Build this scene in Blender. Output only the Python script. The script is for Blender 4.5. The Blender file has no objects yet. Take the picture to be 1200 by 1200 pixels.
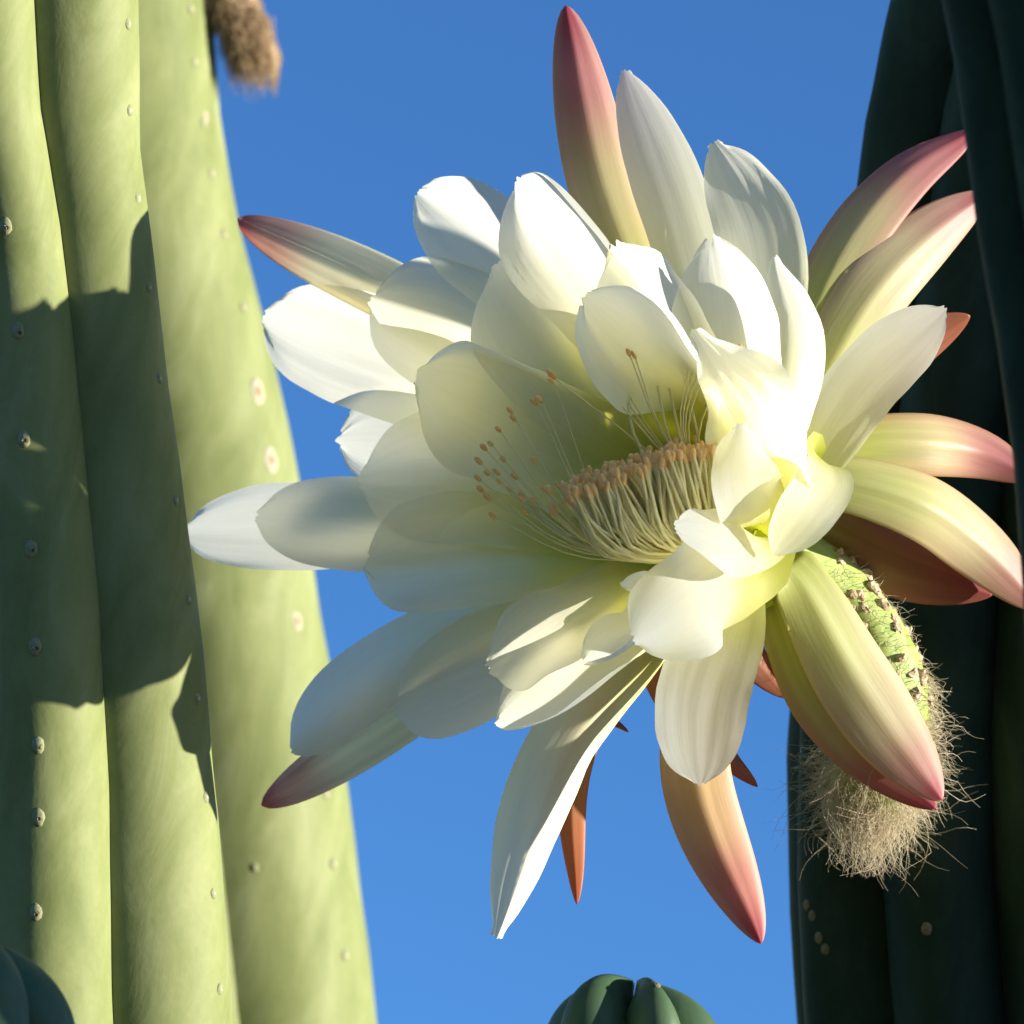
import bpy, math, random
from mathutils import Vector, Matrix, noise

# ------------------------------------------------------------------ camera, sky, sun, exposure
SC = bpy.context.scene
COL = SC.collection
U = 1.0 / 6000.0            # one photograph pixel at the flower, in metres
D = 6600.0                  # camera to flower, in the same pixels (1.1 m)
PITCH, ROLL = math.radians(20.0), math.radians(-9.0)
CAM_LOC = Vector((0.0, 0.0, 1.45))
FWD = Vector((0, math.cos(PITCH), math.sin(PITCH)))
RIGHT0 = Vector((1, 0, 0))
UP0 = RIGHT0.cross(FWD)
RIGHT = RIGHT0 * math.cos(ROLL) - UP0 * math.sin(ROLL)
UPV = UP0 * math.cos(ROLL) + RIGHT0 * math.sin(ROLL)
cam = bpy.data.cameras.new('camera')
cam_o = bpy.data.objects.new('camera', cam)
COL.objects.link(cam_o)
cam_o.matrix_world = Matrix((
    (RIGHT.x, UPV.x, -FWD.x, CAM_LOC.x), (RIGHT.y, UPV.y, -FWD.y, CAM_LOC.y),
    (RIGHT.z, UPV.z, -FWD.z, CAM_LOC.z), (0, 0, 0, 1)))
cam.sensor_width = 36
cam.angle = 2 * math.atan(600.0 / D)
cam.clip_start, cam.clip_end = 0.02, 4000
cam.dof.use_dof = True
cam.dof.focus_distance = (D - 20) * U
cam.dof.aperture_fstop = 27.0
SC.camera = cam_o

SUN_AZ, SUN_EL = math.radians(80.0), math.radians(4.8)   # seen from the camera: to the right of its back, a little up
sun_dir = (RIGHT * math.sin(SUN_AZ) * math.cos(SUN_EL) + UPV * math.sin(SUN_EL)
           - FWD * math.cos(SUN_AZ) * math.cos(SUN_EL)).normalized()
elev = math.asin(sun_dir.z)
azim = math.atan2(sun_dir.x, sun_dir.y)
w = bpy.data.worlds.new('World')
SC.world = w
w.use_nodes = True
nt = w.node_tree
bg = nt.nodes['Background']
sky = nt.nodes.new('ShaderNodeTexSky')
sky.sky_type = 'NISHITA'
sky.sun_disc = False
sky.sun_elevation = elev
sky.sun_rotation = azim
sky.air_density, sky.dust_density, sky.ozone_density, sky.altitude = 0.8, 0.1, 5.6, 0
nt.links.new(sky.outputs[0], bg.inputs[0])
bg.inputs[1].default_value = 0.112
sl = bpy.data.lights.new('sun', 'SUN')
sl.energy, sl.angle, sl.color = 4.8, math.radians(0.5), (1.0, 0.95, 0.86)
so = bpy.data.objects.new('sun', sl)
COL.objects.link(so)
so.rotation_euler = sun_dir.to_track_quat('Z', 'Y').to_euler()
vs = SC.view_settings
vs.view_transform, vs.look, vs.gamma, vs.exposure = 'Standard', 'None', 1.0, 1.24
vs.use_curve_mapping = False
SC.render.engine = 'CYCLES'
SC.cycles.use_denoising = True
SC.cycles.max_bounces = 14
SC.cycles.diffuse_bounces = 10
SC.cycles.transmission_bounces = 6
SC.cycles.transparent_max_bounces = 6

# ------------------------------------------------------------------ helpers
rnd = random.Random(7)


def cs(px, py, d):
    """photograph pixel + depth behind the flower plane -> camera-space vector (x right, y up, z towards camera), in pixels"""
    k = (D + d) / D
    return Vector(((px - 600) * k, (600 - py) * k, -d))


def world(v):
    return CAM_LOC + (RIGHT * v.x + UPV * v.y + FWD * (D - v.z)) * U


def lerp(a, b, t):
    return a + (b - a) * t


def smooth(x):
    x = max(0.0, min(1.0, x))
    return x * x * (3 - 2 * x)


def ramp(stops, t):
    if t <= stops[0][0]:
        return Vector(stops[0][1])
    for (t0, c0), (t1, c1) in zip(stops, stops[1:]):
        if t <= t1:
            return Vector(c0).lerp(Vector(c1), smooth((t - t0) / (t1 - t0)))
    return Vector(stops[-1][1])


def spline(pts, n):
    """smooth curve through pts, n+1 samples spaced about evenly by length"""
    P = [pts[0] * 2 - pts[1]] + list(pts) + [pts[-1] * 2 - pts[-2]]
    fine = []
    for i in range(1, len(P) - 2):
        p0, p1, p2, p3 = P[i - 1], P[i], P[i + 1], P[i + 2]
        def tj(ti, a, b):
            return ti + max((b - a).length, 1e-6) ** 0.5
        t0 = 0.0
        t1 = tj(t0, p0, p1); t2 = tj(t1, p1, p2); t3 = tj(t2, p2, p3)
        for k in range(24):
            t = t1 + (t2 - t1) * k / 24
            a1 = p0 * ((t1 - t) / (t1 - t0)) + p1 * ((t - t0) / (t1 - t0))
            a2 = p1 * ((t2 - t) / (t2 - t1)) + p2 * ((t - t1) / (t2 - t1))
            a3 = p2 * ((t3 - t) / (t3 - t2)) + p3 * ((t - t2) / (t3 - t2))
            b1 = a1 * ((t2 - t) / (t2 - t0)) + a2 * ((t - t0) / (t2 - t0))
            b2 = a2 * ((t3 - t) / (t3 - t1)) + a3 * ((t - t1) / (t3 - t1))
            fine.append(b1 * ((t2 - t) / (t2 - t1)) + b2 * ((t - t1) / (t2 - t1)))
    fine.append(pts[-1].copy())
    L = [0.0]
    for a, b in zip(fine, fine[1:]):
        L.append(L[-1] + (b - a).length)
    return fine, L


def at_len(fine, L, t):
    s = t * L[-1]
    lo, hi = 0, len(L) - 1
    while hi - lo > 1:
        m = (lo + hi) // 2
        if L[m] <= s:
            lo = m
        else:
            hi = m
    k = (s - L[lo]) / max(L[hi] - L[lo], 1e-9)
    return fine[lo].lerp(fine[hi], k)


def mesh_obj(name, verts, faces, mat, parent=None, cols=None, uvs=None, smooth_on=True, origin=None):
    """verts in world metres; cols / uvs per vertex"""
    me = bpy.data.meshes.new(name)
    o = origin or Vector((0, 0, 0))
    me.from_pydata([tuple(v - o) for v in verts], [], faces)
    if cols:
        at = me.color_attributes.new('pigment', 'FLOAT_COLOR', 'POINT')
        for i, c in enumerate(cols):
            at.data[i].color = (c[0], c[1], c[2], 1)
    if uvs:
        ul = me.uv_layers.new(name='UVMap')
        for lp in me.loops:
            ul.data[lp.index].uv = uvs[lp.vertex_index]
    if smooth_on:
        for p in me.polygons:
            p.use_smooth = True
    me.materials.append(mat)
    ob = bpy.data.objects.new(name, me)
    COL.objects.link(ob)
    ob.location = o
    if parent:
        attach(ob, parent)
    return ob


def attach(ob, parent):
    """parent without moving (roots carry only a location)"""
    ob.parent = parent
    base = Vector((0, 0, 0))
    p = parent
    while p:
        base += p.location
        p = p.parent
    ob.location = ob.location - base


def thing(name, label, cat, loc, group=None):
    o = bpy.data.objects.new(name, None)
    o.empty_display_size = 0.02
    COL.objects.link(o)
    o.location = loc
    o['label'], o['category'], o['kind'] = label, cat, 'thing'
    if group:
        o['group'] = group
    return o


# ------------------------------------------------------------------ materials
def new_mat(name):
    m = bpy.data.materials.new(name)
    m.use_nodes = True
    n = m.node_tree
    n.nodes.clear()
    return m, n, n.nodes.new('ShaderNodeOutputMaterial')


def node(n, typ, **kw):
    x = n.nodes.new(typ)
    for k, v in kw.items():
        setattr(x, k, v)
    return x


def petal_material(name, trans, rough, veins, spec=0.35, tboost=(1, 1, 1)):
    m, n, out = new_mat(name)
    att = node(n, 'ShaderNodeAttribute', attribute_name='pigment')
    uv = node(n, 'ShaderNodeUVMap', uv_map='UVMap')
    mp = node(n, 'ShaderNodeMapping')
    mp.inputs['Scale'].default_value = (9.0, 1.1, 1.0)
    n.links.new(uv.outputs[0], mp.inputs[0])
    nz = node(n, 'ShaderNodeTexNoise')
    nz.inputs['Scale'].default_value = 3.0
    nz.inputs['Detail'].default_value = 5.0
    n.links.new(mp.outputs[0], nz.inputs[0])
    geo = node(n, 'ShaderNodeNewGeometry')
    n2 = node(n, 'ShaderNodeTexNoise')
    n2.inputs['Scale'].default_value = 900.0
    n2.inputs['Detail'].default_value = 4.0
    n.links.new(geo.outputs['Position'], n2.inputs[0])
    # pigment varies a little along the veins
    mr = node(n, 'ShaderNodeMapRange')
    mr.inputs[1].default_value, mr.inputs[2].default_value = 0.3, 0.7
    mr.inputs[3].default_value, mr.inputs[4].default_value = 1.0 - 0.10 * veins, 1.0 + 0.04 * veins
    n.links.new(nz.outputs['Fac'], mr.inputs[0])
    mul = node(n, 'ShaderNodeVectorMath', operation='SCALE')
    n.links.new(att.outputs['Color'], mul.inputs[0])
    n.links.new(mr.outputs[0], mul.inputs['Scale'])
    add = node(n, 'ShaderNodeMath', operation='ADD')
    sc2 = node(n, 'ShaderNodeMath', operation='MULTIPLY')
    sc2.inputs[1].default_value = 0.35
    n.links.new(n2.outputs['Fac'], sc2.inputs[0])
    n.links.new(nz.outputs['Fac'], add.inputs[0])
    n.links.new(sc2.outputs[0], add.inputs[1])
    bp = node(n, 'ShaderNodeBump')
    bp.inputs['Strength'].default_value = 0.25 * veins
    bp.inputs['Distance'].default_value = 0.0006
    n.links.new(add.outputs[0], bp.inputs['Height'])
    pb = node(n, 'ShaderNodeBsdfPrincipled')
    pb.inputs['Roughness'].default_value = rough
    pb.inputs['Specular IOR Level'].default_value = spec
    n.links.new(mul.outputs[0], pb.inputs['Base Color'])
    n.links.new(bp.outputs[0], pb.inputs['Normal'])
    tr = node(n, 'ShaderNodeBsdfTranslucent')
    tb = node(n, 'ShaderNodeVectorMath', operation='MULTIPLY')
    tb.inputs[1].default_value = tboost
    n.links.new(mul.outputs[0], tb.inputs[0])
    n.links.new(tb.outputs[0], tr.inputs['Color'])
    n.links.new(bp.outputs[0], tr.inputs['Normal'])
    mx = node(n, 'ShaderNodeMixShader')
    mx.inputs[0].default_value = trans
    n.links.new(pb.outputs[0], mx.inputs[1])
    n.links.new(tr.outputs[0], mx.inputs[2])
    n.links.new(mx.outputs[0], out.inputs[0])
    return m


def simple_material(name, c0, c1, scale, rough=0.6, bump=0.0, bdist=0.001, trans=0.0, spec=0.3, detail=4.0, use_obj=False):
    m, n, out = new_mat(name)
    geo = node(n, 'ShaderNodeNewGeometry')
    nz = node(n, 'ShaderNodeTexNoise')
    nz.inputs['Scale'].default_value = scale
    nz.inputs['Detail'].default_value = detail
    n.links.new(geo.outputs['Position'], nz.inputs[0])
    cr = node(n, 'ShaderNodeValToRGB')
    cr.color_ramp.elements[0].position, cr.color_ramp.elements[1].position = 0.32, 0.68
    cr.color_ramp.elements[0].color = (*c0, 1)
    cr.color_ramp.elements[1].color = (*c1, 1)
    n.links.new(nz.outputs['Fac'], cr.inputs[0])
    pb = node(n, 'ShaderNodeBsdfPrincipled')
    pb.inputs['Roughness'].default_value = rough
    pb.inputs['Specular IOR Level'].default_value = spec
    n.links.new(cr.outputs[0], pb.inputs['Base Color'])
    if bump:
        bp = node(n, 'ShaderNodeBump')
        bp.inputs['Strength'].default_value = bump
        bp.inputs['Distance'].default_value = bdist
        n.links.new(nz.outputs['Fac'], bp.inputs['Height'])
        n.links.new(bp.outputs[0], pb.inputs['Normal'])
    if trans:
        tr = node(n, 'ShaderNodeBsdfTranslucent')
        n.links.new(cr.outputs[0], tr.inputs[0])
        mx = node(n, 'ShaderNodeMixShader')
        mx.inputs[0].default_value = trans
        n.links.new(pb.outputs[0], mx.inputs[1])
        n.links.new(tr.outputs[0], mx.inputs[2])
        n.links.new(mx.outputs[0], out.inputs[0])
    else:
        n.links.new(pb.outputs[0], out.inputs[0])
    return m


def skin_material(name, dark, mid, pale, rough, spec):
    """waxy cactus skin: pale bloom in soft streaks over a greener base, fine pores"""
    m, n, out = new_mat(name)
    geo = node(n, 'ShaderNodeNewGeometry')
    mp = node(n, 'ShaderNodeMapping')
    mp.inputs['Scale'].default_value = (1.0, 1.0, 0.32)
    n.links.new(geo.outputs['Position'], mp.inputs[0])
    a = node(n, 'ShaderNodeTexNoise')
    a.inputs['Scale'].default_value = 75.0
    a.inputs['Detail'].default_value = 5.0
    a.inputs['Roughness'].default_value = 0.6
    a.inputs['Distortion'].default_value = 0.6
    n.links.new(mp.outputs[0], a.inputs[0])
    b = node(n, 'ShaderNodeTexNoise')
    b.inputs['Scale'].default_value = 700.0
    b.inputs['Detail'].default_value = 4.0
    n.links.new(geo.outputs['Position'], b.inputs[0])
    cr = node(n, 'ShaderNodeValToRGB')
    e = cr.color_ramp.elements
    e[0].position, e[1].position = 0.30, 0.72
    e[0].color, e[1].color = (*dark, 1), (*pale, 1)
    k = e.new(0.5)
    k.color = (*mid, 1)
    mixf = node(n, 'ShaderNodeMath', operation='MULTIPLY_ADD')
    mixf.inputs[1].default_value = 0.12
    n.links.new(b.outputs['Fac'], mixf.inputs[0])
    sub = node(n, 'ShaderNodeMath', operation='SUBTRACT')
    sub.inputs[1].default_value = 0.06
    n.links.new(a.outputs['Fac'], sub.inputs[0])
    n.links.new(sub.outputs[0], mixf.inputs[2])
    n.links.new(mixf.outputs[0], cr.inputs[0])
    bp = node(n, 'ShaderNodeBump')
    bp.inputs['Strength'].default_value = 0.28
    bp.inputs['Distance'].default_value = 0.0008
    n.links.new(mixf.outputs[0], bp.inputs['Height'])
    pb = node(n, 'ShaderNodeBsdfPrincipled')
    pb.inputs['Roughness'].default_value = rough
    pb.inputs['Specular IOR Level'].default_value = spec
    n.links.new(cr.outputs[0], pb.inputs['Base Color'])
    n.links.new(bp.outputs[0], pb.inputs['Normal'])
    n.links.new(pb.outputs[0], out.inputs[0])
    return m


M_PETAL = petal_material('white_petal', 0.76, 0.5, 0.30, 0.25, (1.02, 1.0, 0.88))
M_SEPAL = petal_material('outer_petal', 0.5, 0.45, 0.3, 0.4, (1.0, 0.9, 0.7))
M_FILAMENT = simple_material('filament', (0.84, 0.79, 0.42), (0.90, 0.86, 0.58), 400, 0.5, trans=0.35)
M_ANTHER = simple_material('anther', (0.95, 0.68, 0.30), (0.98, 0.80, 0.46), 2500, 0.8, 0.4, 0.0003, trans=0.5)
M_TUBE = simple_material('flower_tube_skin', (0.26, 0.34, 0.06), (0.36, 0.42, 0.12), 260, 0.5, 0.3)
M_SCALE = simple_material('dry_scale', (0.34, 0.24, 0.13), (0.62, 0.50, 0.32), 900, 0.85, 0.8, 0.0008)
M_HAIR = simple_material('wool', (0.60, 0.50, 0.31), (0.84, 0.75, 0.55), 300, 0.7, trans=0.3)
M_HAIR_DK = simple_material('brown_wool', (0.36, 0.24, 0.12), (0.62, 0.45, 0.26), 260, 0.75, trans=0.25)
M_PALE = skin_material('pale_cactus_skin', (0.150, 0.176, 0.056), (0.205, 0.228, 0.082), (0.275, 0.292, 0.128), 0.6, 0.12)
M_SHADE_SKIN = skin_material('shade_darkened_skin', (0.013, 0.027, 0.015), (0.020, 0.038, 0.021), (0.032, 0.054, 0.032), 0.6, 0.10)  # same kind of cactus; the shade on the right stems is in this colour
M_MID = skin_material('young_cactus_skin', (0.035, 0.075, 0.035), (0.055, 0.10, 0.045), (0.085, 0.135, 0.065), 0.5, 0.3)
M_FELT = simple_material('areole_felt', (0.40, 0.34, 0.20), (0.60, 0.54, 0.36), 1800, 0.9, 0.6, 0.0004)
M_HOLLOW_SHADE = simple_material('areole_hollow_shade', (0.05, 0.035, 0.02), (0.14, 0.09, 0.05), 1800, 0.9, 0.5, 0.0004)  # dark colour stands for the shade in the areole's hollow
M_SCAR = simple_material('scar_rim', (0.19, 0.20, 0.09), (0.27, 0.27, 0.14), 1500, 0.8, 0.4, 0.0004)
M_RIM = simple_material('scar_edge', (0.33, 0.31, 0.19), (0.42, 0.39, 0.26), 1500, 0.8, 0.4, 0.0004)
M_SCARC = simple_material('scar_core', (0.42, 0.13, 0.07), (0.58, 0.28, 0.16), 1800, 0.85, 0.4, 0.0004)
M_FELTDK = simple_material('dim_felt', (0.16, 0.13, 0.07), (0.24, 0.19, 0.11), 1800, 0.9, 0.5, 0.0004)
M_EARTH = simple_material('dry_earth', (0.07, 0.055, 0.038), (0.13, 0.10, 0.07), 3.0, 0.95, 0.6, 0.03, detail=8.0)

# ------------------------------------------------------------------ ground
gv, gf = [], []
NG = 60
for j in range(NG + 1):
    for i in range(NG + 1):
        u, v = i / NG * 2 - 1, j / NG * 2 - 1
        x, y = math.copysign(abs(u) ** 3, u) * 1500, math.copysign(abs(v) ** 3, v) * 1500
        gv.append(Vector((x, y + 1.1, 0.02 * noise.noise(Vector((x * 0.7, y * 0.7, 0))) - 0.02)))
for j in range(NG):
    for i in range(NG):
        a = j * (NG + 1) + i
        gf.append((a, a + 1, a + NG + 2, a + NG + 1))
g = mesh_obj('ground', gv, gf, M_EARTH)
g['kind'] = 'structure'
g['label'] = 'bare dry earth the cacti stand on'


# ------------------------------------------------------------------ cactus columns
def blob(center, nrm, tan, ru, rv, h, rings=3, seg=8, jit=0.0, r_=None):
    """low dome on a surface: closed at the top, open at the skin"""
    b = nrm.cross(tan).normalized()
    t = b.cross(nrm).normalized()
    V, F = [], []
    for k in range(rings):
        a = k / rings * math.pi / 2
        for s in range(seg):
            q = s / seg * 2 * math.pi
            j = 1 + (r_.uniform(-jit, jit) if r_ else 0)
            V.append(center + (t * math.cos(q) * ru + b * math.sin(q) * rv) * math.cos(a) * j + nrm * (math.sin(a) * h - 0.15 * h))
    V.append(center + nrm * h * 0.85)
    for k in range(rings - 1):
        for s in range(seg):
            F.append((k * seg + s, k * seg + (s + 1) % seg, (k + 1) * seg + (s + 1) % seg, (k + 1) * seg + s))
    for s in range(seg):
        F.append(((rings - 1) * seg + s, (rings - 1) * seg + (s + 1) % seg, len(V) - 1))
    return V, F


class Column:
    """a fluted cactus stem. levels: (py, px, d, R) in photograph pixels from top to bottom; ribs: (ridge angle, ridge radius,
    angle of the valley after it, radius of that valley), angle 0 faces the camera, + turns to the right"""

    def __init__(self, name, label, levels, ribs, mat, tip=900, dip=0.0, rows=90, power=1.9, wob=0.02, seed=1, flat=1.0, ground=True):
        self.r = random.Random(seed)
        self.ribs = ribs
        self.power, self.wob, self.seed = power, wob, seed
        self.side = Vector((1, 0, 0))
        self.mat = mat
        self.dip = dip
        lv = sorted(levels)
        pts = [(world(cs(px, py, d)), R * U * (D + d) / D) for py, px, d, R in lv]
        # rounded tip above
        p0, R0 = pts[0]
        p1, R1 = pts[1]
        self.R0 = R0
        dirn = (p0 - p1).normalized()
        top = []
        n = 22 if dip else 9
        for i in range(n):
            a = (1 - i / n) * math.pi / 2
            top.append((p0 + dirn * math.sin(a) * tip * U, R0 * max(math.cos(a), 0.015) ** 0.8))
        self.rows = top + pts
        # densify inside the frame
        dense = list(top)
        for (a, ra), (b, rb) in zip(pts, pts[1:]):
            k = max(1, int((b - a).length / U / 14))
            for i in range(k):
                dense.append((a.lerp(b, i / k), lerp(ra, rb, i / k)))
        dense.append(pts[-1])
        if ground:
            pb, rb = pts[-1]
            dlow = (pts[-1][0] - pts[-2][0]).normalized()
            z0 = pb.z
            foot = Vector((pb.x + dlow.x * 0.12, pb.y + dlow.y * 0.12, -0.03))
            k = 26
            for i in range(1, k + 1):
                t = i / k
                h = pb + dlow * (0.30 * t) if False else None
                q = pb.lerp(foot, t)
                lean = (1 - t) * t
                q = q + Vector((dlow.x, dlow.y, 0)) * lean * 0.25
                dense.append((q, rb * (1 + 0.10 * math.sin(t * 9 + seed) * t)))
            base = Vector((foot.x, foot.y, 0))
        else:
            base = pts[-1][0]
        self.dense = dense
        self.root = thing(name, label, 'cactus', base)
        self.build()

    def frame_point(self, c, R, ang, rad):
        return c + Vector((math.sin(ang), -math.cos(ang), 0)) * R * rad

    def surf(self, i, k, u):
        """rib i, row k, u in -1..1 from the valley before to the valley after"""
        n = len(self.ribs)
        ra, rr, va, vr = self.ribs[i]
        pa, pr = self.ribs[i - 1][2], self.ribs[i - 1][3]
        if pa > ra:
            pa -= 360
        c, R = self.dense[k]
        ph = c.z / 0.035 + self.seed * 3 + i * 1.7
        if u < 0:
            ang, vv = lerp(ra, pa, -u), pr
        else:
            ang, vv = lerp(ra, va, u), vr
        f = 1 - abs(u) ** self.power
        # rib cross-section: from valley to ridge, with a slow wobble of the ridge
        ridge = rr * (1 + self.wob * math.sin(ph * 0.9) + 0.5 * self.wob * math.sin(ph * 2.3 + 1.3))
        rad = vv + (ridge - vv) * f
        ang += 1.1 * math.sin(c.z / 0.05 + self.seed) + 0.7 * noise.noise(Vector((c.z * 30, i * 3.1, self.seed)))
        c = c - Vector((0, 0, 1)) * (self.dip * self.R0 * abs(u) ** 1.5 * max(0.0, 1 - R / self.R0 * 0.75))
        rad += 0.010 * noise.noise(Vector((c.z * 55, u * 1.5 + i * 7, self.seed)))
        return self.frame_point(c, R, math.radians(ang), rad)

    def build(self):
        NV = 22
        self.rib_objs = []
        for i in range(len(self.ribs)):
            V, F = [], []
            for k in range(len(self.dense)):
                for s in range(NV + 1):
                    u = s / NV * 2 - 1
                    u = math.copysign(abs(u) ** 0.85, u)
                    V.append(self.surf(i, k, u))
            for k in range(len(self.dense) - 1):
                for s in range(NV):
                    a = k * (NV + 1) + s
                    F.append((a, a + NV + 1, a + NV + 2, a + 1))
            self.rib_objs.append(mesh_obj('rib', V, F, self.mat, self.root, origin=self.root.location.copy()))

    def at_py(self, py):
        """row index whose axis point projects nearest to photograph row py"""
        best, bk = 1e9, 0
        for k, (c, R) in enumerate(self.dense):
            rel = c - CAM_LOC
            f = rel.dot(FWD)
            y = 600 - rel.dot(UPV) / f * D
            if abs(y - py) < best:
                best, bk = abs(y - py), k
        return bk

    def areole(self, i, py, kind='felt', u=0.0, size=1.0):
        k = max(1, min(len(self.dense) - 2, self.at_py(py)))
        p = self.surf(i, k, u)
        t = (self.surf(i, k - 1, u) - self.surf(i, k + 1, u)).normalized()
        s = (self.surf(i, k, u + 0.06) - self.surf(i, k, u - 0.06)).normalized()
        nrm = s.cross(t).normalized()
        if nrm.dot(p - self.dense[k][0]) < 0:
            nrm = -nrm
        r = self.r
        z = size * U
        if kind == 'scar':
            V, F = blob(p, nrm, t, 15 * z, 10 * z, 2.0 * z, 3, 12, 0.10, r)
            a = mesh_obj('scar', V, F, M_RIM, self.rib_objs[i], origin=p)
            V, F = blob(p + nrm * 1.0 * z - t * 1 * z, nrm, t, 7 * z, 5 * z, 2.2 * z, 3, 9, 0.18, r)
            mesh_join(a, V, F, M_SCARC, p)
        elif kind == 'pore':
            V, F = blob(p, nrm, t, 10 * z, 8 * z, 3 * z, 3, 10, 0.08, r)
            a = mesh_obj('areole', V, F, M_SCAR if self.mat is M_PALE else M_FELTDK, self.rib_objs[i], origin=p)
            V, F = blob(p + nrm * 1.6 * z, nrm, t, 4 * z, 3 * z, 2.0 * z, 2, 7, 0.2, r)
            mesh_join(a, V, F, M_FELT if self.mat is M_PALE else M_FELTDK, p)
        else:
            V, F = blob(p, nrm, t, 13 * z, 9 * z, 5 * z, 4, 12, 0.10, r)
            a = mesh_obj('areole', V, F, M_SCAR if self.mat is M_PALE else M_FELTDK, self.rib_objs[i], origin=p)
            V, F = blob(p + nrm * 2.2 * z + s * 3 * z - t * 1.5 * z, nrm, t, 4 * z, 3.2 * z, 3.4 * z, 3, 8, 0.35, r)
            mesh_join(a, V, F, M_HOLLOW_SHADE, p)
            # two tiny spine stubs
            for q in range(2):
                dr = (nrm + s * r.uniform(-.9, .9) + t * r.uniform(-.9, .3)).normalized()
                V, F = [], []
                sd = dr.cross(t).normalized(); up = sd.cross(dr)
                for j in range(4):
                    an = j * math.pi / 2
                    V.append(p + nrm * 2 * z + (sd * math.cos(an) + up * math.sin(an)) * 1.0 * z)
                V.append(p + nrm * 2 * z + dr * r.uniform(7, 11) * z)
                F = [(0, 1, 4), (1, 2, 4), (2, 3, 4), (3, 0, 4)]
                mesh_join(a, V, F, M_FELT, p)
        return a


def mesh_join(ob, V, F, mat, origin):
    """add another closed patch with its own material to a small mesh"""
    me = ob.data
    ov = [v.co.copy() for v in me.vertices]
    of = [tuple(p.vertices) for p in me.polygons]
    om = [p.material_index for p in me.polygons]
    mats = [m for m in me.materials]
    if mat not in mats:
        mats.append(mat)
    idx = mats.index(mat)
    n0 = len(ov)
    nm = bpy.data.meshes.new(me.name)
    nm.from_pydata([tuple(v) for v in ov] + [tuple(v - origin) for v in V], [], of + [tuple(n0 + i for i in f) for f in F])
    for m in mats:
        nm.materials.append(m)
    for k, p in enumerate(nm.polygons):
        p.material_index = om[k] if k < len(om) else idx
        p.use_smooth = True
    ob.data = nm
    bpy.data.meshes.remove(me)


# the sunlit stem at the left edge, and a second one farther back beside it
near_ribs = [(-10, 1.0, 21, 0.74), (63, 1.0, 98, 0.72), (134, 0.98, 170, 0.72), (206, 0.98, 242, 0.72), (278, 0.98, 314, 0.70)]
LC = 120
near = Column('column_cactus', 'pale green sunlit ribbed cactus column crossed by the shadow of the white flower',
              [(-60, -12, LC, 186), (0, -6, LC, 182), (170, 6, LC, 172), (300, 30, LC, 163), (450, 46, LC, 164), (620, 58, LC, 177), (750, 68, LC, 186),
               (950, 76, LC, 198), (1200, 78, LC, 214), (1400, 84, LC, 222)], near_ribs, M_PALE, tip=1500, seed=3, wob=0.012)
for y in (220, 335, 455, 580, 705, 820, 930, 1025, 1125):
    near.areole(0, y, 'felt', 0.05, 0.85)
for y in (38, 138, 240, 345, 452, 590, 712, 825, 937, 1045, 1155):
    near.areole(1, y, 'pore', -0.08, 0.75)
far_ribs = [(55, 1.0, 98, 0.88), (135, 1.0, 170, 0.86), (206, 1.0, 242, 0.86), (278, 1.0, 314, 0.86), (350, 1.0, 370, 0.90)]
FD = 1550
far = Column('column_cactus', 'pale yellow-green sunlit cactus column with reddish scars, behind the leftmost white petals',
             [(-60, 66, FD, 195), (0, 68, FD, 196), (120, 74, FD, 198), (260, 94, FD, 201), (380, 123, FD, 203), (480, 146, FD, 205), (560, 160, FD, 207),
              (690, 179, FD, 208), (780, 193, FD, 209), (920, 212, FD, 212), (1070, 230, FD, 213), (1200, 245, FD, 215), (1400, 266, FD, 217)],
             far_ribs, M_PALE, tip=1500, seed=6, wob=0.006)
for y in (35, 100, 163, 230, 300, 383):
    far.areole(0, y, 'pore', -0.06, 0.9)
for y in (475, 560):
    far.areole(0, y, 'scar', -0.12, 1.35)
far.areole(0, 750, 'scar', -0.1, 0.95)
for y in (850, 938, 1025, 1125):
    far.areole(0, y, 'pore', -0.06, 1.0)
far.areole(0, 1062, 'pore', -0.75, 0.75)
far.areole(0, 152, 'scar', 0.0, 0.6)

# the shaded stem behind the flower on the right
back_ribs = [(-70 + 45 * i, 1.18 if i == 2 else 1.0, -70 + 45 * i + 22, 0.74) for i in range(8)]  # third rib enlarged, its ridge out of view, to shade the visible flank
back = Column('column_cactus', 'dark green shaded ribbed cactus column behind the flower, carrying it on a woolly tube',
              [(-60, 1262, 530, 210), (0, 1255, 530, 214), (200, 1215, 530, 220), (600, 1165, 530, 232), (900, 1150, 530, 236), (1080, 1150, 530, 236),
               (1200, 1158, 530, 236), (1400, 1175, 530, 236)], back_ribs, M_SHADE_SKIN, tip=1400, seed=5, wob=0.015)
for y in (1035, 1160):
    back.areole(1, y, 'pore', 0.0, 0.9)
for y, uu in ((1124, 0.10), (1135, 0.20), (1155, 0.28), (1172, 0.36)):
    back.areole(0, y, 'pore', uu, 0.75)

# the near stem at the right edge, its shade put into the skin colour
front_ribs = [(-86 + 51.43 * i, 1.0, -86 + 51.43 * i + 25.7, 0.76) for i in range(7)]
front = Column('column_cactus', 'near-black shaded cactus column standing in front of the pink petal tips',
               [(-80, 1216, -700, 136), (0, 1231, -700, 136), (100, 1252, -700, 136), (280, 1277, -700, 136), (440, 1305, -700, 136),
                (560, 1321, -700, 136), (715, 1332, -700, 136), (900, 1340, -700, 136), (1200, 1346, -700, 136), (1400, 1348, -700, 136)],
               front_ribs, M_SHADE_SKIN, tip=1300, seed=9, wob=0.008)

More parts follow.
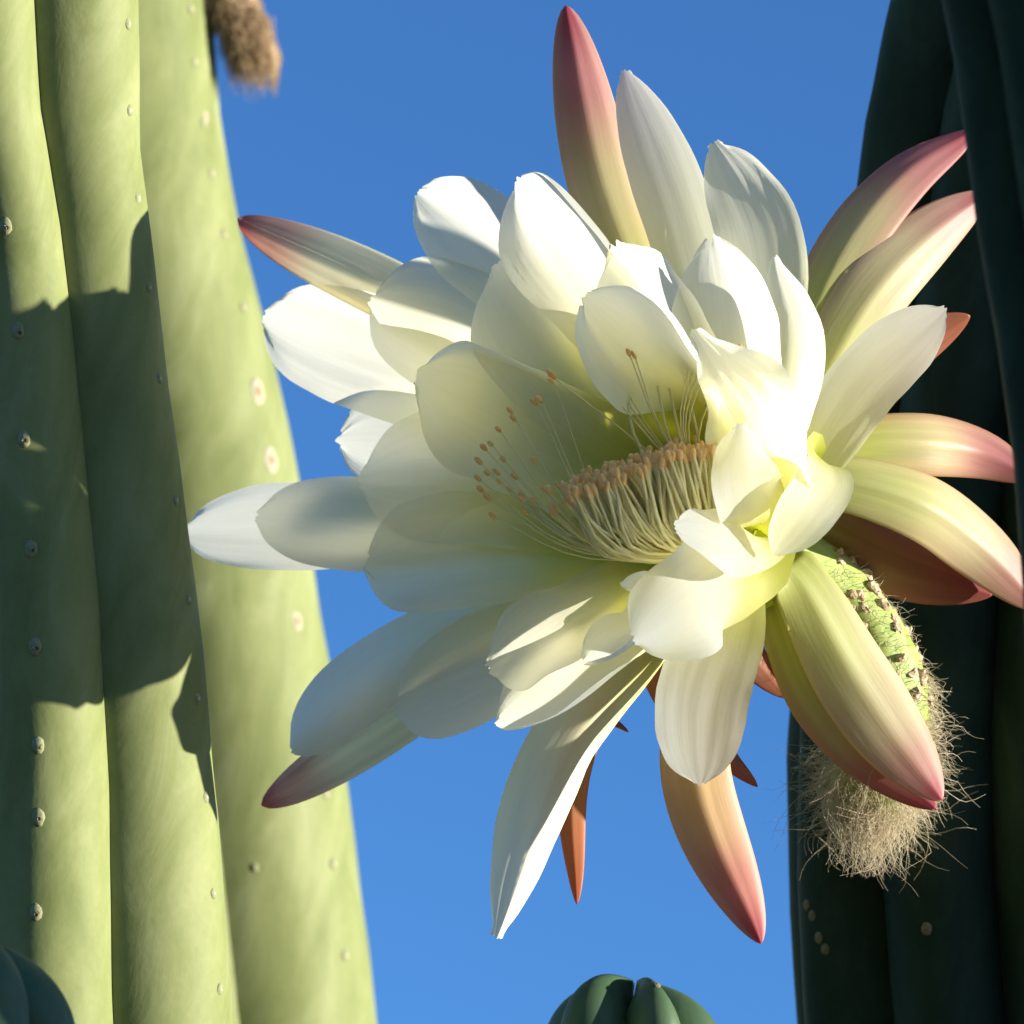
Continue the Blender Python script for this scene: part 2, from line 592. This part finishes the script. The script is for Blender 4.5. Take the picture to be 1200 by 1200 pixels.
# two young tips at the lower edge
young_ribs = [(-122 + 72 * i, 1.0, -122 + 72 * i + 36, 0.62) for i in range(5)]
tip_ribs = [(-48, 1.04, -14, 0.58), (14, 1.0, 44, 0.60), (74, 1.0, 104, 0.6), (136, 1.0, 164, 0.6), (192, 1.0, 222, 0.6), (252, 1.0, 282, 0.6)]
tipc = Column('cactus_branch', 'rounded green cactus tip with fat ribs poking up below the flower',
              [(1250, 745, 260, 114), (1300, 745, 260, 128), (1400, 745, 260, 134)], tip_ribs, M_MID, tip=104, seed=11, power=2.0, wob=0.0, dip=0.55)
tipc.areole(1, 1168, 'pore', 0.0, 0.6)
tipl = Column('cactus_branch', 'dark blue-green cactus tip in front of the sunlit column',
              [(1200, -40, -480, 132), (1260, -40, -480, 150), (1400, -40, -480, 165)], young_ribs, M_MID, tip=95, seed=13, power=2.0, wob=0.0, dip=0.4)

# ------------------------------------------------------------------ the flower
O = cs(885, 635, 60)
A = Vector((-.62, .25, .74)).normalized()
flower = thing('cactus_flower', 'large open white cactus flower with green throat, pink-tipped outer petals and woolly tube', 'flower',
               world(cs(1000, 950, 375)))


def radial(p):
    q = p - O
    q = q - A * q.dot(A)
    return q.normalized() if q.length > 1e-6 else Vector((0, 1, 0))


WHITE = [(0.0, (0.42, 0.48, 0.03)), (0.24, (0.62, 0.66, 0.08)), (0.42, (0.84, 0.83, 0.33)), (0.60, (0.93, 0.91, 0.73)), (0.75, (0.93, 0.92, 0.85)), (1.0, (0.93, 0.93, 0.89))]
CREAM = [(0.0, (0.46, 0.50, 0.06)), (0.3, (0.72, 0.72, 0.28)), (0.6, (0.90, 0.88, 0.68)), (1.0, (0.92, 0.92, 0.86))]
CREAMPINK = [(0.0, (0.5, 0.55, 0.15)), (0.5, (0.96, 0.96, 0.74)), (0.82, (0.96, 0.92, 0.80)), (0.94, (0.86, 0.60, 0.56)), (1.0, (0.68, 0.26, 0.30))]
GREENPINK = [(0.0, (0.38, 0.45, 0.05)), (0.40, (0.58, 0.61, 0.15)), (0.66, (0.66, 0.58, 0.30)), (0.86, (0.60, 0.26, 0.23)), (1.0, (0.46, 0.08, 0.11))]
PALEPINK = [(0.0, (0.42, 0.47, 0.08)), (0.4, (0.60, 0.61, 0.24)), (0.72, (0.64, 0.56, 0.32)), (0.88, (0.60, 0.34, 0.26)), (1.0, (0.50, 0.10, 0.12))]
BROWNPINK = [(0.0, (0.40, 0.44, 0.06)), (0.3, (0.46, 0.40, 0.10)), (0.6, (0.42, 0.22, 0.12)), (1.0, (0.42, 0.11, 0.10))]
RUST = [(0.0, (0.44, 0.34, 0.12)), (0.6, (0.54, 0.30, 0.18)), (1.0, (0.44, 0.15, 0.08))]


def petal(pts, width, name='petal', cols=WHITE, base=None, cup=0.25, roll=0.0, peak=0.70, tipn=2.4, tipm=2.0, bw=0.45, wave=0.0, wfreq=2.0,
          curl=0.0, curl_side=0, thick=0.0, keel=0.0, edge=None, mat=None, seed=None, auto=True, label=None, tiproll=0.0, nrm=None, point=0.0):
    """pts: (px, py, d) from the throat outwards; width: half-width in pixels.
    cup >0 lifts both edges to the inner side; curl folds one (curl_side +-1) or both edges over; thick makes a fleshy closed blade"""
    r = random.Random(seed if seed is not None else len(petal.made) * 13 + 5)
    petal.made.append(1)
    P = [cs(x, y, d_ + 0.38 * max(0.0, 760 - x)) for x, y, d_ in pts]      # the petals on the left bend away from the camera
    if auto:
        rho = radial(P[0])
        if base == 'sepal':
            P = [O - A * 25 + rho * 42, O + A * 25 + rho * 70] + P
        else:
            P = [O + A * 5 + rho * 34, O + A * 85 + rho * 62] + P
    fine, L = spline(P, 24)
    nu, nv = 34, 18
    ph1, ph2 = r.uniform(0, 6.28), r.uniform(0, 6.28)
    V, C, UVs, B = [], [], [], []
    pN = None
    for i in range(nu + 1):
        t = i / nu
        t = 1 - (1 - t) ** 1.35 if t > 0 else 0.0
        p = at_len(fine, L, min(t, 0.9995))
        q0, q1 = at_len(fine, L, max(0, t - 0.02)), at_len(fine, L, min(0.9995, t + 0.02))
        T = (q1 - q0).normalized()
        if nrm is not None:
            N = Vector(nrm)
        else:
            N = A * 0.75 - radial(p) * 0.65
        N = (N - T * N.dot(T))
        N.normalize()
        if pN is not None:
            N = (N * 0.5 + pN * 0.5)
            N = (N - T * N.dot(T)).normalized()
        pN = N.copy()
        ro = math.radians(roll + tiproll * t * t)
        S = T.cross(N).normalized()
        S, N = S * math.cos(ro) + N * math.sin(ro), N * math.cos(ro) - S * math.sin(ro)
        if t < peak:
            wd = bw + (1 - bw) * math.sin(math.pi / 2 * (t / peak)) ** 1.4
        else:
            x = (t - peak) / (1 - peak)
            wd = max(0.0, 1 - x ** tipn) ** (1 / tipm)
        wd = max(wd, 0.03 if thick else 0.18) * width
        cu = cup * (0.5 + 0.5 * smooth(t / 0.5))
        if t < 0.25:
            cu = lerp(0.7, cu, t / 0.25)
        for j in range(nv + 1):
            v = j / nv * 2 - 1
            wav = wave * wd * abs(v) ** 2.2 * math.sin(wfreq * 6.28 * t + (ph1 if v < 0 else ph2)) * smooth((t - 0.3) / 0.3)
            lift = cu * wd * v * v + wav
            if not thick:
                lift += 0.11 * wd * abs(v) ** 3 * noise.noise(Vector((t * 7.0 + ph2, v * 0.8 + ph1, 3.0))) * smooth((t - 0.35) / 0.3)
                lift += 0.03 * wd * noise.noise(Vector((t * 2.0 + ph1, v * 5.0 + ph2, 9.0))) * smooth((t - 0.2) / 0.3)
            lift += keel * wd * math.exp(-(v / 0.22) ** 2) * smooth(t / 0.3)
            x = v * (1 - 0.16 * abs(cu) * v * v)
            if curl and (curl_side == 0 or v * curl_side > 0):
                e = max(0.0, abs(v) - 0.55) / 0.45
                c = curl * smooth((t - 0.35) / 0.35)
                lift += c * wd * 0.55 * e ** 1.5
                x -= math.copysign(abs(c) * 0.5 * e ** 1.6, v) * 0.8
            lift += 0.035 * wd * noise.noise(Vector((t * 3.0 + ph1, v * 1.4, ph2)))
            pos = p + S * (x * wd) + N * lift
            if point:
                pos += T * (point * width * max(0, t - 0.9) / 0.1 * (1 - v * v))
            # ragged rim
            if not thick:
                pos += S * (v * abs(v) ** 3 * 0.05 * width * noise.noise(Vector((t * 11, v * 3 + ph1, 0))))
                pos += T * (smooth((t - 0.80) / 0.20) * width * (0.10 * noise.noise(Vector((v * 2.6 + ph2, ph1, 1))) - 0.09 * v * v))
            V.append(pos)
            c = ramp(cols, t)
            if edge is not None:
                c = c.lerp(Vector(edge), smooth((abs(v) - 0.35) / 0.65) * 0.6 * smooth((t - 0.2) / 0.4))
            if name == 'outer_petal':
                c = c * (1 + 0.16 * noise.noise(Vector((v * 5 + ph1, t * 2.5 + ph2, 2))) + 0.08 * noise.noise(Vector((v * 17 + ph1, t * 4, 5))))
                b_ = smooth((noise.noise(Vector((v * 4 + ph2, t * 9 + ph1, 7))) - 0.25) / 0.3) * smooth((t - 0.55) / 0.4)
                c = c.lerp(Vector((0.34, 0.16, 0.09)), 0.2 * b_)
            C.append(c)
            UVs.append(((v * 0.5 + 0.5) * 1.0 + ph1, t * L[-1] / max(width, 1) * 0.25 + ph2))
            B.append((N, max(0.0, 1 - v * v) * min(1.0, wd / width)))
    F = []
    m = nv + 1
    for i in range(nu):
        for j in range(nv):
            a = i * m + j
            F.append((a, a + 1, a + m + 1, a + m))
    if thick:
        n0 = len(V)
        for k in range(n0):
            N, th = B[k]
            V.append(V[k] - N * (thick * (0.12 + 0.88 * th)))
            C.append(C[k]); UVs.append(UVs[k])
        back_f = [tuple(n0 + x for x in reversed(f)) for f in F]
        rim = []
        loop = [j for j in range(m)] + [i * m + nv for i in range(1, nu + 1)] + [nu * m + j for j in range(nv - 1, -1, -1)] + [i * m for i in range(nu - 1, 0, -1)]
        for a, b in zip(loop, loop[1:] + loop[:1]):
            rim.append((b, a, n0 + a, n0 + b))
        F = F + back_f + rim
    ob = mesh_obj(name, [world(v) for v in V], F, mat or (M_SEPAL if thick > 5 else M_PETAL), flower, C, UVs, origin=flower.location.copy())
    if label:
        ob['label'] = label
    return ob


petal.made = []

# --- white petals, the left half (inner faces seen, in their own shade)
petal([(600, 482, 80), (430, 412, 135), (308, 372, 175)], 74, cup=0.12, peak=0.80, tipn=2.3, wave=0.05, curl=0.15, curl_side=1)
petal([(680, 470, 35), (548, 392, 75), (434, 352, 95)], 82, cup=0.08, peak=0.80, tipn=2.3, wave=0.03)
petal([(715, 425, 15), (600, 308, 55), (488, 226, 85)], 66, cup=0.20, peak=0.80, tipn=2.3, wave=0.04, keel=-0.08)
petal([(770, 420, -35), (690, 315, -40), (604, 208, -25)], 82, cup=0.25, peak=0.80, tipn=2.3, curl=0.45, curl_side=1, wave=0.03)
petal([(745, 500, -10), (655, 410, 5), (578, 312, 10)], 86, cup=0.12, peak=0.80, tipn=2.3)
petal([(650, 560, 75), (500, 520, 118), (395, 515, 135)], 68, cup=0.08, peak=0.80, tipn=2.3)
petal([(690, 590, 30), (545, 560, 62), (420, 562, 78)], 84, cup=0.12, peak=0.76, tipn=2.2, tipm=1.7)
petal([(715, 550, -5), (600, 490, 12), (486, 436, 25)], 88, cup=0.14, curl=0.55, curl_side=1, wave=0.12, wfreq=1.6, peak=0.76, tipn=2.2, tipm=1.7)
petal([(560, 608, 105), (380, 616, 120), (215, 624, 140)], 56, cup=0.12, peak=0.80, tipn=2.3, wave=0.05)
petal([(590, 612, 85), (440, 618, 95), (300, 606, 102)], 60, cup=0.15, peak=0.80, tipn=2.3, wave=0.05)
petal([(745, 640, 22), (580, 644, 34), (427, 662, 45)], 76, cup=0.12, peak=0.80, tipn=2.3, wave=0.04)
petal([(690, 690, 72), (500, 770, 85), (340, 882, 100)], 60, cup=0.35, peak=0.80, tipn=2.3, curl=0.3, curl_side=-1)
petal([(715, 700, 22), (590, 772, 18), (464, 836, 25)], 74, cup=0.10, peak=0.80, tipn=2.3)
petal([(745, 692, -20), (665, 735, -38), (572, 785, -45)], 66, cup=0.14, peak=0.80, tipn=2.3, wave=0.05)
petal([(775, 715, -35), (690, 790, -58), (580, 850, -66)], 62, cup=0.20, peak=0.80, tipn=2.3, curl=0.35, curl_side=-1, wave=0.06, wfreq=3)
petal([(805, 695, -85), (750, 738, -118), (682, 777, -138)], 58, cup=0.22, peak=0.80, tipn=2.3, curl=0.3, curl_side=-1, wave=0.08)
# --- hanging
petal([(770, 740, 40), (665, 880, 20), (582, 1100, -10)], 52, cup=0.35, tipn=1.9, tipm=1.5, cols=CREAM, keel=-0.06, peak=0.62, nrm=(-.35, .45, .8))
petal([(852, 715, -55), (822, 820, -62), (820, 920, -50)], 56, cup=0.10, tipn=2.5, nrm=(.16, .12, .95))
# --- the right rim, curling towards the camera
petal([(885, 645, -60), (838, 688, -160), (742, 752, -220)], 68, cup=-0.25, tipn=2.4, tipm=1.8, wave=0.30, nrm=(.15, -.15, .95), wfreq=2.3, peak=0.66, seed=11, bw=0.3)
petal([(850, 690, -40), (785, 706, -130), (727, 686, -180)], 34, cup=0.5, tipn=2.4, nrm=(-.4, .6, .6), peak=0.75)
petal([(900, 570, -90), (888, 480, -175), (814, 386, -225)], 66, cup=0.18, tipn=2.2, tipm=1.15, wave=0.26, wfreq=2.3, nrm=(-.42, -.1, .88), peak=0.55, seed=23, bw=0.3)
petal([(895, 615, -100), (872, 568, -190), (868, 496, -240)], 50, cup=-0.20, tipn=2.2, tipm=1.4, wave=0.40, nrm=(.15, .0, .95), peak=0.55, wfreq=2.2, seed=5, bw=0.3)
petal([(888, 630, -110), (850, 628, -190), (790, 616, -240)], 44, cup=-0.2, tipn=2.4, tipm=1.7, wave=0.30, nrm=(.1, .35, .9), peak=0.66, wfreq=2.2, seed=8, bw=0.3)
petal([(915, 500, -50), (938, 400, -110), (908, 300, -150)], 46, cup=0.5, tipn=2.0, tipm=1.5, nrm=(-.45, -.1, .9), cols=CREAM, curl=0.4, curl_side=-1)
petal([(925, 580, 10), (952, 532, -70), (968, 558, -130), (940, 600, -165), (906, 650, -165)], 38, cup=0.22, tipn=2.2, nrm=(.45, .1, .9), bw=0.25, peak=0.72, auto=False)
# --- top
petal([(890, 430, -60), (890, 280, -70), (836, 166, -20)], 52, cup=0.16, tipn=2.2, tipm=1.6, cols=CREAM, nrm=(.1, -.2, .95))
petal([(838, 430, -5), (796, 250, 10), (732, 82, 30)], 45, cup=-0.30, tipn=2.4, tipm=1.7, cols=CREAM, nrm=(.15, -.1, 1))
petal([(825, 460, -70), (768, 362, -92), (722, 284, -105)], 84, cup=0.20, tipn=2.5, wave=0.05)
petal([(875, 450, -110), (858, 350, -148), (836, 278, -160)], 78, cup=0.25, tipn=2.6, curl=0.25, wave=0.05, nrm=(-.45, -.3, .8))
petal([(835, 480, -75), (760, 408, -120), (684, 344, -145)], 86, cup=0.22, tipn=2.3, curl=0.5, curl_side=-1, wave=0.06)
# --- right, white
petal([(945, 540, -35), (1015, 445, -55), (1109, 362, -30)], 44, cup=0.14, tipn=2.3, tipm=1.8, cols=CREAM, nrm=(.1, -.1, 1))

# --- fleshy outer petals
def sepal(pts, width, cols, thick=10, **kw):
    a = dict(name='outer_petal', base='sepal', cols=cols, thick=thick, cup=-0.30, tipn=2.1, tipm=1.5, peak=0.62, bw=0.55, keel=0.07)
    a.update(kw)
    return petal(pts, width, **a)


EDGE = (0.70, 0.48, 0.36)
sepal([(805, 450, 45), (712, 230, 60), (663, 6, 80)], 44, GREENPINK, tipn=2.4, tipm=1.7, edge=EDGE, nrm=(.05, .1, 1))
sepal([(620, 430, 90), (450, 335, 135), (278, 256, 165)], 40, CREAMPINK, tipn=2.6, tipm=1.8, peak=0.7, nrm=(-.1, .25, 1), thick=4)
sepal([(600, 745, 110), (455, 846, 130), (306, 944, 130)], 36, CREAMPINK, tipn=2.6, tipm=1.8, peak=0.7, nrm=(-.1, .25, 1), thick=4)
sepal([(930, 430, 15), (990, 290, 45), (1060, 205, 85), (1146, 150, 130)], 39, GREENPINK, edge=(0.60, 0.26, 0.22), nrm=(-.1, .4, 1))
sepal([(930, 520, 0), (1020, 350, 20), (1090, 275, 70), (1160, 224, 120)], 44, PALEPINK, edge=(0.76, 0.56, 0.36), nrm=(.15, .1, 1))
sepal([(945, 520, 30), (1030, 440, 30), (1137, 370, 30)], 40, RUST, thick=8, nrm=(.3, -.5, 1))
sepal([(965, 530, 30), (1080, 518, 60), (1150, 530, 110), (1214, 562, 120)], 40, GREENPINK, edge=(0.62, 0.36, 0.22), nrm=(0, .2, 1))
sepal([(975, 565, 5), (1080, 590, 20), (1150, 640, 80), (1222, 716, 120)], 44, PALEPINK, edge=(0.74, 0.54, 0.32), nrm=(0, .3, 1))
sepal([(955, 615, 70), (1050, 665, 110), (1163, 697, 140)], 40, BROWNPINK, edge=(0.46, 0.16, 0.10), nrm=(0, -.1, 1))
sepal([(930, 670, -5), (1000, 790, 5), (1104, 938, 20)], 50, PALEPINK, edge=(0.78, 0.62, 0.42), nrm=(.1, .2, 1), thick=13)
sepal([(905, 690, 25), (965, 820, 35), (1097, 948, 45)], 42, GREENPINK, edge=(0.56, 0.22, 0.16), nrm=(-.1, .2, 1))
sepal([(840, 730, 10), (815, 900, 20), (892, 1106, 30)], 44, [(0, (.5, .55, .1)), (.45, (.74, .62, .26)), (.68, (.76, .52, .26)), (.85, (.7, .3, .22)), (1, (.56, .1, .12))],
      edge=(0.76, 0.5, 0.36), nrm=(0, .2, 1))
sepal([(885, 700, 60), (880, 760, 80), (922, 818, 85)], 24, RUST, thick=8, nrm=(.5, .2, 1))
sepal([(740, 760, 90), (675, 900, 80), (676, 1060, 60)], 20, [(0, (.5, .5, .1)), (.5, (.66, .36, .16)), (1, (.58, .17, .06))], thick=8, nrm=(0, .1, 1))
sepal([(850, 760, 60), (845, 870, 70), (888, 922, 70)], 18, RUST, thick=8, nrm=(.4, .2, 1))
sepal([(740, 730, 110), (697, 820, 120), (737, 858, 110)], 11, RUST, thick=6, nrm=(.4, .3, 1))
sepal([(800, 720, 70), (765, 780, 60), (772, 830, 55)], 14, RUST, thick=6, nrm=(0, .2, 1))
sepal([(900, 440, 50), (905, 330, 70), (930, 268, 85)], 38, RUST, thick=8, nrm=(0, .2, 1))


# --- tube
def tube_mesh(name, pts, rads, mat, parent, seg=8, rows=12, cap=True, origin=None, rough=0.0):
    fine, L = spline(pts, 24)
    V, F = [], []
    ref = Vector((0.3, 0.2, 1)).normalized()
    for i in range(rows + 1):
        t = i / rows
        p = at_len(fine, L, min(t, .9995))
        T = (at_len(fine, L, min(.9995, t + .03)) - at_len(fine, L, max(0, t - .03))).normalized()
        s = T.cross(ref).normalized()
        u = s.cross(T)
        k = t * (len(rads) - 1)
        a = min(int(k), len(rads) - 2)
        rr = lerp(rads[a], rads[a + 1], k - a)
        for j in range(seg):
            q = j / seg * 2 * math.pi
            e = rr * (1 + rough * noise.noise(Vector((t * 6, math.cos(q) * 2, math.sin(q) * 2))))
            V.append(p + (s * math.cos(q) + u * math.sin(q)) * e)
    for i in range(rows):
        for j in range(seg):
            F.append((i * seg + j, i * seg + (j + 1) % seg, (i + 1) * seg + (j + 1) % seg, (i + 1) * seg + j))
    if cap:
        F.append(tuple(range(seg - 1, -1, -1)))
        F.append(tuple(rows * seg + j for j in range(seg)))
    return V, F


TP = [O + A * 55, O + A * 5, cs(972, 684, 95), cs(1020, 738, 102), cs(1046, 825, 115), cs(1025, 905, 180), cs(1005, 950, 375)]
TR = [44, 40, 36, 44, 50, 46, 36]
V, F = tube_mesh('flower_tube', TP, TR, M_TUBE, flower, 28, 40, rough=0.08)
tube = mesh_obj('flower_tube', [world(v) for v in V], F, M_TUBE, flower, origin=flower.location.copy())
fineT, LT = spline(TP, 24)


def tube_point(t, q):
    p = at_len(fineT, LT, min(t, .999))
    T = (at_len(fineT, LT, min(.999, t + .03)) - at_len(fineT, LT, max(0, t - .03))).normalized()
    s = T.cross(Vector((0.3, 0.2, 1)).normalized()).normalized()
    u = s.cross(T)
    k = t * (len(TR) - 1)
    a = min(int(k), len(TR) - 2)
    rr = lerp(TR[a], TR[a + 1], k - a)
    nn = s * math.cos(q) + u * math.sin(q)
    return p + nn * rr, nn, T


# dry scale crusts on the tube
rs = random.Random(21)
for t, n_, in ((0.20, 16), (0.24, 18), (0.28, 20), (0.32, 22), (0.36, 22), (0.40, 22), (0.44, 22), (0.48, 20)):
    for k in range(n_):
        q = (k + rs.uniform(-.4, .4)) / n_ * 2 * math.pi
        p, nn, T = tube_point(t + rs.uniform(-.03, .03), q)
        if noise.noise(Vector((t * 9, math.cos(q) * 1.6, math.sin(q) * 1.6 + 4))) < -0.08:
            continue
        V, F = blob(p, nn, T, rs.uniform(5, 12), rs.uniform(4, 8), rs.uniform(3, 8), 5, 11, 0.0, rs)
        V = [v + Vector((noise.noise(v * .16), noise.noise(v * .16 + Vector((9, 0, 0))), noise.noise(v * .16 + Vector((0, 9, 0))))) * 5 for v in V]
        mesh_obj('scale', [world(v) for v in V], F, M_SCALE, tube, origin=tube.location + flower.location)


def hairs(specs, rad, mat, name, parent, origin, steps=8, rng=None):
    """one mesh of thin three-sided hairs; specs = list of point lists (camera space)"""
    V, F = [], []
    for pts, rr in specs:
        fine, L = spline(pts, 24)
        b0 = len(V)
        for i in range(steps + 1):
            t = i / steps
            p = at_len(fine, L, min(t, .9995))
            T = (at_len(fine, L, min(.9995, t + .06)) - at_len(fine, L, max(0, t - .06))).normalized()
            s = T.cross(Vector((.21, .43, .87))).normalized()
            u = s.cross(T)
            w_ = rr * (1 - 0.75 * t)
            for j in range(3):
                q = j * 2.0944
                V.append(world(p + (s * math.cos(q) + u * math.sin(q)) * w_))
        for i in range(steps):
            for j in range(3):
                a = b0 + i * 3
                F.append((a + j, a + (j + 1) % 3, a + 3 + (j + 1) % 3, a + 3 + j))
    ob = mesh_obj(name, V, F, mat, parent, origin=origin)
    ob['kind'] = 'stuff'
    return ob


rh = random.Random(33)
sp = []
for k in range(4200):
    short = k < 1300
    t = rh.uniform(0.22, 0.55) if short else 0.46 + 0.38 * rh.random()
    q = rh.uniform(0, 6.283)
    p, nn, T = tube_point(t, q)
    ln = rh.uniform(8, 26) if short else rh.uniform(20, 72) * (1.8 if rh.random() < 0.09 else 1.0) * (0.5 + 0.5 * smooth((t - .44) / .2))
    dn = (nn * rh.uniform(.3, 1.2) + T * rh.uniform(-.2, .7) + Vector((rh.uniform(-.25, .65), -rh.uniform(.1, 1.0), rh.uniform(-.2, .4)))).normalized()
    pts_ = [p - nn * 3]
    cur, dv = p.copy(), dn.copy()
    ns = 3 if short else 5
    for q_ in range(ns):
        dv = (dv + Vector((rh.gauss(0, .50), rh.gauss(0, .40) - .10, rh.gauss(0, .50)))).normalized()
        cur = cur + dv * ln / ns
        pts_.append(cur.copy())
    sp.append((pts_, rh.uniform(0.25, 0.45) if short else rh.uniform(0.35, 0.7)))
for k in range(260):      # the longer lock hanging from the base
    p, nn, T = tube_point(rh.uniform(.70, .86), rh.uniform(0, 6.28))
    ex = cs(1018 + rh.gauss(0, 20), 1028 - 90 * rh.random() ** 1.5, 110 + rh.uniform(-25, 25))
    m1 = p.lerp(ex, .5) + Vector((rh.gauss(0, 14), rh.gauss(0, 8), rh.gauss(0, 10)))
    sp.append(([p, m1, ex], rh.uniform(.45, .8)))
hairs(sp, 1, M_HAIR, 'wool', tube, tube.location + flower.location)

# --- stamens
rst = random.Random(4)
B0 = cs(858, 648, -25)


def stamen(base, mid, tip, rr=2.1, ar=1.0, dirv=None):
    V, F = tube_mesh('filament', [base, mid, tip], [rr * 1.15, rr, rr * 0.75], M_FILAMENT, flower, 5, 9, cap=False)
    st = mesh_obj('stamen', [world(v) for v in V], F, M_FILAMENT, flower, origin=flower.location.copy())
    dd = dirv or (tip - mid).normalized()
    s = dd.cross(Vector((.3, .1, 1))).normalized()
    u = s.cross(dd)
    V, F = [], []
    prof = [(-7.5, 1.5), (-6, 2.9), (-1.5, 3.4), (3.5, 3.1), (6.5, 1.6)]
    k1, k2 = rst.uniform(.85, 1.25) * ar, rst.uniform(.85, 1.2) * ar
    for h, w_ in prof:
        for j in range(6):
            q = j / 6 * 6.283
            e = w_ * k2 * (1 + 0.2 * math.cos(2 * q))
            V.append(tip + dd * (h * k1 + 4) + (s * math.cos(q) + u * math.sin(q)) * e)
    for i in range(len(prof) - 1):
        for j in range(6):
            F.append((i * 6 + j, i * 6 + (j + 1) % 6, (i + 1) * 6 + (j + 1) % 6, (i + 1) * 6 + j))
    F.append((5, 4, 3, 2, 1, 0))
    F.append(tuple(len(V) - 6 + j for j in range(6)))
    mesh_obj('anther', [world(v) for v in V], F, M_ANTHER, st, origin=st.location + flower.location)


def band(u):
    """line of the anther brush, 0 at its left end"""
    return ramp([(0, (664, 572, 0)), (.35, (720, 550, 0)), (.7, (785, 527, 0)), (1, (845, 518, 0))], u)


for row in range(5):
    nst = 44
    for k in range(nst):
        u = (k + rst.uniform(-.4, .4)) / (nst - 1)
        u = min(1, max(0, u))
        b = band(u)
        f = row / 4
        dz = -95 - 75 * f + 30 * u
        tip = cs(b.x + rst.uniform(-5, 5) + 3 * f, b.y + 2 + 12 * f + rst.uniform(-7, 6), dz + rst.uniform(-8, 8))
        base = B0 + Vector((rst.uniform(-16, 10) + 14 * u, rst.uniform(-8, 8) + 12 * u, rst.uniform(-20, 20) + 20 * f))
        tpx = lerp(b.x, 872, 0.34) + rst.uniform(-22, 16) - 14 * (1 - u)
        tpy = lerp(b.y, 655, 0.72 - 0.10 * u) + rst.uniform(-14, 14) + 14 * f
        mid = cs(tpx, tpy, lerp(dz, -40, .40) - 12 + rst.uniform(-16, 16))
        stamen(base, mid, tip, rst.uniform(2.0, 3.2), 0.88, dirv=Vector((rst.uniform(-.45, .25), 1, rst.uniform(-.1, .4))).normalized())
# loose long stamens lying along the left wall and the top
loose = [(600, 483), (604, 492), (586, 505), (577, 522), (569, 526), (563, 542), (573, 556), (562, 562), (584, 555), (588, 566), (605, 560),
         (573, 584), (579, 606), (613, 582), (614, 587), (628, 473), (634, 470), (648, 448), (628, 541), (627, 588), (618, 601), (655, 570), (640, 575),
         (600, 575), (592, 540), (565, 575)]
for x, y in loose:
    dz = 0.28 * (760 - x) - 28 - rst.uniform(0, 14)
    tip = cs(x, y, dz)
    mid = cs(lerp(x, 840, .42) - 8, lerp(y, 660, .72) + 8, -18)
    stamen(B0 + Vector((rst.uniform(-14, 4), rst.uniform(-8, 2), rst.uniform(-10, 10))), mid, tip, rst.uniform(0.6, 0.9), 0.72,
           Vector((-.6, .5, .4)).normalized())
for x, y, dz in ((686, 424, -75), (712, 437, -70), (720, 434, -72), (738, 416, -100), (744, 418, -100), (808, 423, -130), (815, 421, -130), (822, 422, -130),
                 (832, 421, -130), (870, 412, -150), (645, 440, -20), (650, 443, -20)):
    tip = cs(x, y, dz)
    mid = cs(lerp(x, 800, .6) - 6, lerp(y, 560, .55), dz * .6 - 30)
    stamen(cs(825, 585, -45), mid, tip, rst.uniform(0.9, 1.3), 0.8, Vector((-.3, .7, .3)).normalized())
for x, y in ((732, 475), (768, 468), (782, 472), (800, 462), (815, 455)):
    stamen(cs(830, 590, -50), cs(x + 18, y + 50, -75), cs(x, y - 30, -70), 2.0, 0.001)
# two fat, bright stamens standing clear at the left
for x, y, r2 in ((643, 578, 3.2), (648, 600, 3.0)):
    stamen(B0 + Vector((-20, -8, 10)), cs(700, 640, -90), cs(x, y, -120), r2, 1.0, Vector((-.2, 1, 0)))

# ------------------------------------------------------------------ woolly withered flower at the top of the left stem
wf = thing('withered_flower', 'hanging tuft of brown woolly dried flower beside the top of the sunlit column', 'dried flower', world(cs(236, -40, 1490)))
cp = [cs(205, -90, 1510), cs(252, -30, 1485), cs(282, 20, 1480), cs(297, 74, 1480)]
V, F = tube_mesh('husk', cp, [36, 40, 33, 9], M_HAIR_DK, wf, 14, 14, rough=.4)
hk = mesh_obj('husk', [world(v) for v in V], F, M_HAIR_DK, wf, origin=wf.location.copy())
sp = []
fc, lc = spline(cp, 24)
for k in range(3200):
    t = rh.uniform(0.1, 1.0)
    p = at_len(fc, lc, min(t, .999))
    n3 = Vector((rh.gauss(0, 1), rh.gauss(0, .6), rh.gauss(0, 1))).normalized()
    rr = lerp(36, 20, t * t)
    p = p + n3 * rr * .85
    ln = rh.uniform(17, 40)
    e = Vector((rh.gauss(0, 1), rh.gauss(0, 1), rh.gauss(0, 1))) * 4
    sp.append(([p, p + n3 * ln * .35 + Vector((0, -ln * .3, 0)) + e, p + n3 * ln * .45 + Vector((0, -ln * .85, 0)) - e], rh.uniform(.8, 1.4)))
for k in range(60):
    p = cs(308 + rh.gauss(0, 6), 40 + rh.uniform(-25, 25), 1475)
    sp.append(([p, cs(324 + rh.gauss(0, 3), 70, 1472), cs(320 + rh.gauss(0, 3), rh.uniform(85, 114), 1472)], 1.2))
hairs(sp, 1, M_HAIR_DK, 'wool', wf, wf.location.copy())
